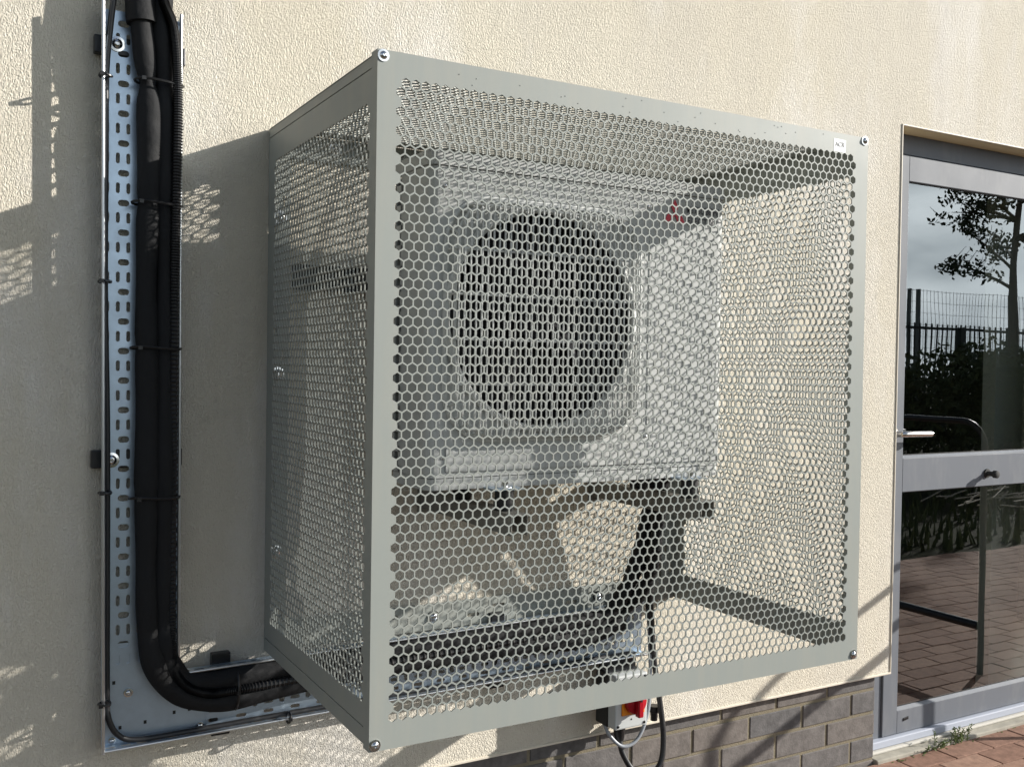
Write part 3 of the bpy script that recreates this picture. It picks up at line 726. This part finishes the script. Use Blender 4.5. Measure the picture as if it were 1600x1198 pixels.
for pts_, rr_ in (([(tl(ZTOP+.9), yE, ZTOP+.9), (tl(-11.3), yE, -11.3)], 0.19), ([(trr(ZTOP+.3), yE, ZTOP+.3), (trr(-3.5), yE, -3.5)], 0.19), ([(TL1, yE, hz0(TL1)), (XE, yE, hz0(XE))], 0.17), ([(trr(-3.4), yE, hz1(-12.6)), (XE, yE, hz1(XE))], 0.17)):
    MB().tube(pts_, rr_, 10).build('rolled_edge', 'galv_rim', tray, smooth=True)
for (x, z, r) in ((-19.6, 67.5, 0.85), (-19.9, 21.2, 0.85), (-17.9, -5.3, 0.5), (-9.9, -10.4, 0.42), (-19.6, -10.5, 0.4)):
    bolt_mesh((x, yF-0.02, z), (0, -1, 0), r).build('tray_bolt', 'zinc', tray, smooth=True)
for z in (67.3, 21.3):
    st_ = MB(); st_.box(-21.95, -12.2, D-1.15, D-0.05, z-1.0, z+1.0); st_.build('strut_rail', 'black', tray, bevel=0.12)
for x in (-7.5, 30):
    st_ = MB(); st_.box(x-1.1, x+1.1, D-1.15, D-0.05, -12.0, hz1(x)+1.2); st_.build('strut_rail', 'black', tray, bevel=0.12)

# ------------------------------------------------------------------ lagged pipes, conduit and cables in the tray
def lag_r(base, n, pinches, amp=0.085, zs=None):
    out = []
    for i in range(n):
        t = i/(n-1); r = base*(1+amp*math.sin(t*37+base*9)+amp*0.6*math.sin(t*91))
        for zc, w, d in pinches: r *= 1-d*math.exp(-((zs[i]-zc)/w)**2)
        out.append(r)
    return out
ya_ = D-2.65
pa = smooth_path([(-17.4, D-2.3, 84), (-17.4, D-2.35, 76), (-17.35, D-2.6, 71), (-16.9, ya_, 66), (-16.35, ya_, 60), (-16.35, ya_, 50), (-16.55, ya_, 40), (-16.3, ya_, 28), (-16.3, ya_, 15), (-16.2, ya_, 5), (-15.7, ya_, -0.5), (-13.9, ya_, -4.6), (-10.3, ya_, -7.0), (-6, ya_, -7.3), (0, ya_, -6.6), (12, ya_, -6.3), (30, ya_, -6.2), (42, ya_, -5.8), (50, ya_, -4.9)], 10)
pa_o = MB().tube(pa, lag_r(1.27, len(pa), [(63.2, 1.2, 0.30), (49.9, 0.8, 0.15), (33.8, 0.7, 0.12), (17, 0.7, 0.12)], zs=[p.z for p in pa]), 18).build('lagged_pipe', 'foam', None, smooth=True)
tag(pa_o, 'thick black foam lagged pipe nearest the left edge of the cable tray', 'pipe', 'black lagged pipes in the cable tray')
yb_ = D-2.5
pb_ = smooth_path([(-15.2, D-2.0, 84), (-15.2, D-2.1, 76), (-15.1, yb_, 70), (-14.75, yb_, 64), (-14.6, yb_, 55), (-14.45, yb_, 42), (-14.5, yb_, 28), (-14.45, yb_, 12), (-14.4, yb_, 3), (-14.0, yb_, -1.2), (-12.3, yb_, -4.0), (-9, yb_, -4.9), (-3, yb_, -4.7), (10, yb_, -4.4), (30, yb_, -4.2), (50, yb_, -3.6)], 10)
pb_o = MB().tube(pb_, lag_r(1.2, len(pb_), [(63.2, 1.2, 0.22), (49.9, 0.8, 0.15), (33.8, 0.7, 0.12)], zs=[p.z for p in pb_]), 18).build('lagged_pipe', 'foam', None, smooth=True)
tag(pb_o, 'slimmer black foam lagged pipe running beside the thick one, nearer the cage', 'pipe', 'black lagged pipes in the cable tray')
# a joint sleeve near the top
for k, dp_ in enumerate(([(52.0, 28.3, 19.5), (52.1, 29.1, 14), (51.6, 30, 9), (50.8, 30.8, 4), (49.4, 31.7, 0), (46.8, ya_-0.2, -3.6), (42, ya_, -5.3), (36, ya_, -5.8)],
                          [(50.7, 24.6, 18.4), (51.1, 26.2, 12.5), (52.0, 28.2, 6), (51.9, 30.0, 1), (50.0, ya_-0.6, -2.9), (46.5, ya_-0.8, -5.6), (40, ya_-0.4, -6.6), (34, ya_, -6.4)])):
    pr_ = smooth_path(dp_, 8)
    o_ = MB().tube(pr_, lag_r(1.15-0.15*k, len(pr_), [(9, 1.0, 0.15)], zs=[p.z for p in pr_]), 16).build('lagged_pipe', 'foam', None, smooth=True)
    tag(o_, ('black lagged pipe dropping from the unit into the tray, fan side one of the pair', 'black lagged pipe dropping from the unit into the tray, the one nearer the badge side')[k], 'pipe', 'black lagged pipes under the outdoor unit')
slv = MB().tube(smooth_path([(-17.4, D-2.33, 79), (-17.4, D-2.36, 75), (-17.36, D-2.58, 71.3), (-17.25, D-2.65, 69.8)], 6), 1.62, 18).build('sleeve', 'foam', pa_o, smooth=True)
cp = smooth_path([(-16.3, D-3.3, 84), (-15.9, D-3.6, 76), (-15.1, D-3.9, 72.2), (-14.0, D-3.9, 69), (-13.55, D-3.9, 62), (-13.6, D-3.8, 50), (-13.65, D-3.4, 38), (-13.6, D-3, 20), (-13.6, D-3, 2), (-13.0, D-3.4, -3.4), (-10, D-3.6, -5.8), (-4, D-3.6, -6.0), (20, D-3.3, -5.4), (50, D-3.2, -4.8)], 110)
cr_ = [0.46 if (i % 3) else 0.60 for i in range(len(cp))]
co = MB().tube(cp, cr_, 12).build('corrugated_conduit', 'black', None)
tag(co, 'ribbed black flexible conduit hugging the cage side edge of the tray', 'conduit')
tc_ = smooth_path([(-19.6, D-2.6, 84), (-20.0, D-2.4, 74), (-20.4, D-2.2, 69.5), (-20.75, D-1.7, 64), (-20.75, D-1.62, 55), (-20.72, D-1.62, 40), (-20.4, D-1.62, 25), (-20.3, D-1.65, 8), (-20.25, D-1.8, -4), (-20.1, D-2.2, -7.6), (-18.9, D-2.1, -9.8), (-16.8, D-2.0, -10.55), (-12, D-1.9, -10.62), (-5, D-1.9, -10.5), (10, D-1.9, -10.3), (30, D-1.9, -10.05), (52, D-2.0, -9.8)], 12)
tco = MB().tube(tc_, 0.33, 10).build('power_cable', 'blackcable', None, smooth=True); tag(tco, 'thin black cable tied along the outer edge of the cable tray', 'cable')
# cable ties
def tie(c, rx, rz, axis, nm_label):
    m = MB(); pts = []
    for k in range(20):
        a = 2*math.pi*k/20
        if axis == 'z': pts.append((c[0]+rx*math.cos(a), c[1]+rz*math.sin(a), c[2]+0.1*math.sin(a*2)))
        else: pts.append((c[0]+0.1*math.sin(a), c[1]+rz*math.cos(a), c[2]+rx*math.sin(a)))
    m.tube(pts, 0.15, 6, closed=True); m.obox((c[0]-rx*0.7 if axis == 'z' else c[0], c[1]-rz, c[2]), (0.22, 0, 0), (0, 0.16, 0), (0, 0, 0.2))
    o = m.build('cable_tie', 'black', None, smooth=False); tag(o, nm_label, 'cable tie', 'black cable ties on the tray'); return o
tie((-20.95, D-2.9, 63.4), 0.62, 0.75, 'z', 'black cable tie round the tray edge, topmost one on the outer edge')
tie((-20.9, D-2.9, 41.0), 0.62, 0.75, 'z', 'black cable tie round the outer tray edge, second from the top')
tie((-20.75, D-2.9, 17.8), 0.62, 0.75, 'z', 'black cable tie round the outer tray edge just under the lower strut end')
tie((-20.65, D-2.9, -5.6), 0.62, 0.75, 'z', 'black cable tie round the outer tray edge next to the corner plate')
tie((0.2, D-2.9, -10.6), 0.62, 0.75, 'x', 'black cable tie on the bottom tray edge beside the corner of the cage')
tie((-15.4, D-3.0, 63.4), 2.6, 1.35, 'z', 'wide black cable tie pinching the lagged pipes at the top')
tie((-15.5, D-3.0, 49.9), 2.7, 1.5, 'z', 'wide black cable tie round the pipes at the edge of the cage shadow')
tie((-15.5, D-2.9, 33.8), 2.7, 1.5, 'z', 'wide black cable tie round the pipes halfway down the tray')
tie((-15.5, D-2.9, 17.0), 2.7, 1.5, 'z', 'wide black cable tie round the pipes in the lower half of the tray')
tie((-6.2, D-2.9, -6.2), 2.3, 1.5, 'x', 'wide black cable tie round the pipes just after the bend')

# ------------------------------------------------------------------ isolator switch
sw = thing('isolator_switch', (48.5, 30, -19), 'grey isolator switch box with round red handle below the bottom edge of the cage', 'switch')
SX0, SX1, SZ0, SZ1 = 46.0, 51.6, -18.85, -11.2
MB().box(SX0, SX1, 28.7, 30.6, SZ0, SZ1).build('box_lid', 'switchgrey', sw, bevel=0.22)
MB().box(SX0-0.05, SX1+0.05, 30.6, 33.6, SZ0-0.1, SZ1+0.1).build('box_base', 'black', sw, bevel=0.2)
bp_ = MB(); bp_.box(SX0+0.9, SX1+1.5, 33.6, 34.3, SZ0+0.4, -9.8); bp_.build('mounting_strut', 'black', sw)
MB().box(47.0, 51.0, 28.45, 28.72, -16.9, -12.9).build('backing_plate', 'switchorange', sw, bevel=0.15)
dl = MB(); dl.lathe((49.1, 28.5, -15.0), (0, -1, 0), [(0, 1.72), (0.75, 1.65), (0.85, 1.5)], 32); dlo = dl.build('dial', 'switchred', sw, smooth=True)
hb = MB(); hb.box(48.65, 49.55, 26.75, 27.7, -16.9, -13.1); hb.build('dial_grip', 'switchred', dlo, bevel=0.18)
MB().box(48.98, 49.22, 26.68, 26.8, -14.6, -13.6).build('grip_mark', 'ink', sw)
for (x, z) in ((SX0+0.5, SZ0+0.5), (SX1-0.5, SZ0+0.5), (SX0+0.5, SZ1-0.5), (SX1-0.5, SZ1-0.5)):
    bolt_mesh((x, 28.69, z), (0, -1, 0), 0.3, False).build('lid_screw', 'unitdark', sw, smooth=True)
MB().lathe((48.8, 28.69, -17.6), (0, -1, 0), [(0, 0.14), (0.03, 0.12)], 10).build('keyhole', 'unitdark', sw)
gl_ = MB(); gl_.lathe((49.0, 31.8, SZ0), (0, 0, -1), [(0, 1.0), (0.3, 1.0), (0.35, 0.9), (1.7, 0.85), (2.8, 0.66), (2.85, 0.45), (3.4, 0.42)], 16); gl_.build('cable_gland', 'black', sw, smooth=True); gl_ = MB()
gl_.lathe((55.6, 32.2, -17.8), (0, 0, -1), [(0, 0.8), (0.9, 0.8), (1.0, 0.6), (2.2, 0.5)], 16); gl_.build('cable_gland', 'black', sw, smooth=True)
fx = smooth_path([(49.0, 31.8, -21.5), (49.3, 31.2, -23.6), (50.7, 30.5, -26.0), (53.0, 30, -27.0), (55.2, 30, -25.6), (56.0, 30.4, -22), (55.7, 31.0, -17), (55.0, 31.6, -11), (54.4, 32, -5), (54.2, 33, 1.0)], 8)
fo = MB().tube(fx, 0.42, 12).build('flex_cable', 'blackcable', None, smooth=True); tag(fo, 'thick black cable looping below the isolator switch and up into the cage', 'cable')
gx = smooth_path([(46.7, 32.3, -19.1), (47.2, 31.6, -20.7), (49.0, 30.8, -22.3), (51.4, 30.6, -21.5), (53.2, 30.8, -18.5), (54.2, 31.4, -14.5), (54.4, 31.9, -10), (54.3, 32.3, -4)], 8)
go = MB().tube(gx, 0.27, 10).build('control_cable', 'greycable', None, smooth=True); tag(go, 'slender grey cable curving round under the isolator switch', 'cable')
bc = smooth_path([(54.2, 31, -9.5), (54.0, 31.3, -4), (53.5, 31, 1), (52.9, 29.4, 6), (52.4, 28, 12), (52, 26.3, 18.5)], 8)
bo = MB().tube(bc, 0.5, 10).build('supply_cable', 'blackcable', None, smooth=True); tag(bo, 'black cable climbing inside the cage from the tray end to the unit', 'cable')

# ------------------------------------------------------------------ guard rail beside the door
gr = thing('guard_rail', (172, D-32, -ZG), 'black tubular hoop guard rail standing square to the wall beside the door', 'guard rail')
HX = 174.0
hp = smooth_path([], 1) if False else None
ys0, ys1, zt_ = D-16.5, D-44, 20.8
pts = [(HX, ys0, -ZG), (HX, ys0, 5), (HX, ys0, zt_-6)]
for k in range(1, 7): a = math.pi/2*k/6; pts.append((HX, ys0-6+6*math.cos(a), zt_-6+6*math.sin(a)))
for k in range(0, 7): a = math.pi/2*k/6; pts.append((HX, ys1+6-6*math.sin(a), zt_-6+6*math.cos(a)))
pts += [(HX, ys1, 0), (HX, ys1, -ZG)]
MB().tube(pts, 0.72, 16).build('hoop', 'rail', gr, smooth=True)
MB().tube([(HX, ys0-0.8, 9.6), (HX, ys1+0.8, 9.6)], 1.0, 14).build('cross_bar', 'rail', gr, smooth=True)
MB().tube([(HX, ys0-0.8, -27), (HX, ys1+0.8, -27)], 1.0, 14).build('tapping_rail', 'rail', gr, smooth=True)

# ------------------------------------------------------------------ planting and fences opposite the wall (seen mirrored in the glass)
def mm(x, y, z): return (x/P, y/P, z/P-ZG)
YW = D*P
def leafcloud(m, cx, cy, cz, rx, ry, rz, n, s, flat=0.0):
    for _ in range(n):
        while True:
            a, b, c = (random.uniform(-1, 1) for _ in range(3))
            if a*a+b*b+c*c <= 1: break
        ctr = Vector((cx+a*rx, cy+b*ry, cz+c*rz)); u = Vector((random.gauss(0, 1), random.gauss(0, 1), random.gauss(0, 1))).normalized(); w = u.orthogonal().normalized()
        ss = s*random.uniform(0.6, 1.3); w *= ss*0.45; u *= ss
        m.add([mm(*(ctr-u)), mm(*(ctr+w)), mm(*(ctr+u)), mm(*(ctr-w))], [(0, 1, 2, 3)])
def bush(x, y, h, w, label, tone='leaf'):
    t = thing('shrub', mm(x, y, 0), label, 'shrub', 'hedge shrubs opposite the wall')
    m = MB()
    for k in range(9):
        a = random.uniform(0, 6.28); r = random.uniform(0, w*0.45)
        leafcloud(m, x+r*math.cos(a), y+r*math.sin(a)*0.7, h*random.uniform(0.3, 0.82), w*0.38, w*0.35, h*0.24, 330, 0.045)
    m.build('foliage', tone, t)
    s = MB()
    for k in range(5):
        a = random.uniform(0, 6.28); s.tube([mm(x+0.05*math.cos(a), y+0.05*math.sin(a), -0.03), mm(x+w*0.3*math.cos(a), y+w*0.3*math.sin(a), h*0.7)], [0.8, 0.3], 6)
    s.build('stem', 'bark', t)
nb = 0
x = 6.8
while x < 17.5:
    h = random.uniform(1.5, 1.72); bush(x, YW-5.6+random.uniform(-0.15, 0.15), h, random.uniform(1.25, 1.5), 'dense dark green hedge shrub mirrored in the door glass'); x += 0.82; nb += 1
fn = thing('railing_fence', mm(12, YW-7.5, 0), 'dark metal railing fence rising above the hedge, mirrored in the door glass', 'fence')
fr_ = MB(); fr_.box(*[v for v in (6.5/P, 19/P)], (YW-7.52)/P, (YW-7.48)/P, 1.93/P-ZG, 1.97/P-ZG); fr_.box(6.5/P, 19/P, (YW-7.52)/P, (YW-7.48)/P, 0.2/P-ZG, 0.24/P-ZG); fr_.build('rail', 'fence', fn)
bar = MB(); x = 6.5
while x < 19: bar.box(x/P, (x+0.016)/P, (YW-7.51)/P, (YW-7.49)/P, -ZG, 2.02/P-ZG); x += 0.125
bar.build('bars', 'fence', fn)
for x in (7.6, 10.3, 12.95, 15.6, 18.2): MB().box(x/P, (x+0.14)/P, (YW-7.55)/P, (YW-7.45)/P, -ZG, 1.98/P-ZG).build('post', 'fence', fn)
mf = thing('mesh_fence', mm(14, YW-9.0, 0), 'tall thin wire mesh fence behind the railings, mirrored in the door glass', 'fence')
for x in (13.6, 13.85, 17.2, 20.4): MB().box(x/P, (x+0.05)/P, (YW-9.03)/P, (YW-8.97)/P, -ZG, 2.72/P-ZG).build('post', 'meshfence', mf)
mw = MB(); z = 0.1
while z < 2.72: mw.box(8/P, 24/P, (YW-9.004)/P, (YW-8.996)/P, z/P-ZG, (z+0.005)/P-ZG); z += 0.2
x = 8
while x < 24: mw.box(x/P, (x+0.004)/P, (YW-8.996)/P, (YW-8.99)/P, -ZG, 2.72/P-ZG); x += 0.1
mw.build('mesh', 'meshfence', mf)
tr_ = thing('tree', mm(12.4, YW-6.5, 0), 'small sparse leaved tree opposite the door, mirrored in the glass', 'tree')
tk = MB(); crown = MB()
base = Vector((12.75, YW-6.5, -0.05))
tk.tube([mm(*(base+Vector(v))) for v in ((0, 0, 0), (0.02, 0, 1.2), (-0.02, 0.02, 2.4), (0.1, 0, 3.4), (0.05, 0.05, 4.4), (0.2, 0, 5.2))], [4.2, 3.6, 3.1, 2.3, 1.5, 0.6], 10)
for k in range(26):
    z = random.uniform(2.9, 5.0); a = random.uniform(-1.9, 1.9) if k % 3 else random.uniform(0, 6.28); ln = random.uniform(0.6, 1.35)
    if k < 4: a = math.pi+random.uniform(-0.3, 0.3); z = (2.55, 2.85, 3.6, 3.9)[k]; ln = (1.25, 1.45, 0.6, 0.95)[k]
    p0 = base+Vector((0.03, 0, z)); d = Vector((math.cos(a), math.sin(a), random.uniform(0.15, 0.55)))
    p1 = p0+d*ln*0.5+Vector((0, 0, 0.05)); p2 = p0+d*ln
    tk.tube([mm(*p0), mm(*p1), mm(*p2)], [1.5, 0.9, 0.25], 6)
    for j in range(7):
        q = p0+(p2-p0)*random.uniform(0.35, 1.05)+Vector((random.uniform(-.15, .15), random.uniform(-.15, .15), random.uniform(-.12, .16)))
        leafcloud(crown, q.x, q.y, q.z, 0.19, 0.19, 0.13, 30, 0.042)
        e = q+Vector((random.uniform(-.2, .2), random.uniform(-.2, .2), random.uniform(0, .3))); tk.tube([mm(*q), mm(*e)], [0.35, 0.12], 4)
tk.build('trunk', 'bark', tr_, smooth=True); crown.build('crown', 'treeleaf', tr_)
# low ground cover strip with pale cut sticks
gc = MB()
for k in range(2600):
    x = random.uniform(4, 17); y = YW-random.uniform(2.35, 5.2); h = random.uniform(0.04, 0.16)
    a = random.uniform(0, 6.28); dx, dy = 0.02*math.cos(a), 0.02*math.sin(a)
    gc.add([mm(x-dx, y-dy, -0.04), mm(x+dx, y+dy, -0.04), mm(x+dx*2+random.uniform(-.04, .04), y+random.uniform(-.04, .04), h)], [(0, 1, 2)])
tag(gc.build('ground_cover', 'leaf'), 'rough low ground cover between paving and hedge', 'ground cover', kind='stuff')
sk_ = MB()
for k in range(60):
    x = random.uniform(7.2, 9.6); y = YW-random.uniform(2.7, 3.9); a = random.uniform(-0.5, 0.5); l = random.uniform(0.15, 0.6)
    sk_.tube([mm(x, y, 0.03+random.uniform(0, .1)), mm(x+l*math.cos(a), y+l*math.sin(a), 0.05+random.uniform(0, .15))], 0.4, 5)
tag(sk_.build('cut_sticks', 'stick'), 'loose heap of pale cut sticks lying on the verge', 'sticks', kind='stuff')

# weeds at the step
wd = thing('weed', (129, 37, -ZG), 'small green weed growing in the joint at the door step', 'weed')
w = MB(); stn = MB()
for k in range(16):
    bx = random.uniform(121.5, 134); by = random.uniform(35.4, 36.2); hh = random.uniform(0.8, 3.6); lean = random.uniform(-1.6, 1.6)
    path = smooth_path([(bx, by, -ZG), (bx+lean*0.4, by-0.2, -ZG+hh*0.5), (bx+lean, by-random.uniform(0, 1.2), -ZG+hh)], 4)
    stn.tube(path, [0.07]*len(path), 5)
    for p in path[1:]:
        for s in range(3):
            u = Vector((random.gauss(0, 1), random.gauss(0, 0.6), random.gauss(0.3, 0.5))).normalized()*random.uniform(0.35, 0.8); v = u.cross(Vector((0, 1, 0.3))).normalized()*0.13
            w.add([p, p+u*0.5+v, p+u, p+u*0.5-v], [(0, 1, 2, 3)])
for k in range(30):
    bx = random.uniform(112, 150); w.obox((bx, random.uniform(34.9, 35.8), -ZG+0.03), (random.uniform(.05, .22), 0, .02), (0, random.uniform(.05, .2), 0), (0, 0, .03))
w.build('leaves', 'weed', wd); tag(stn.build('stems', 'weed', wd), kind='stuff')
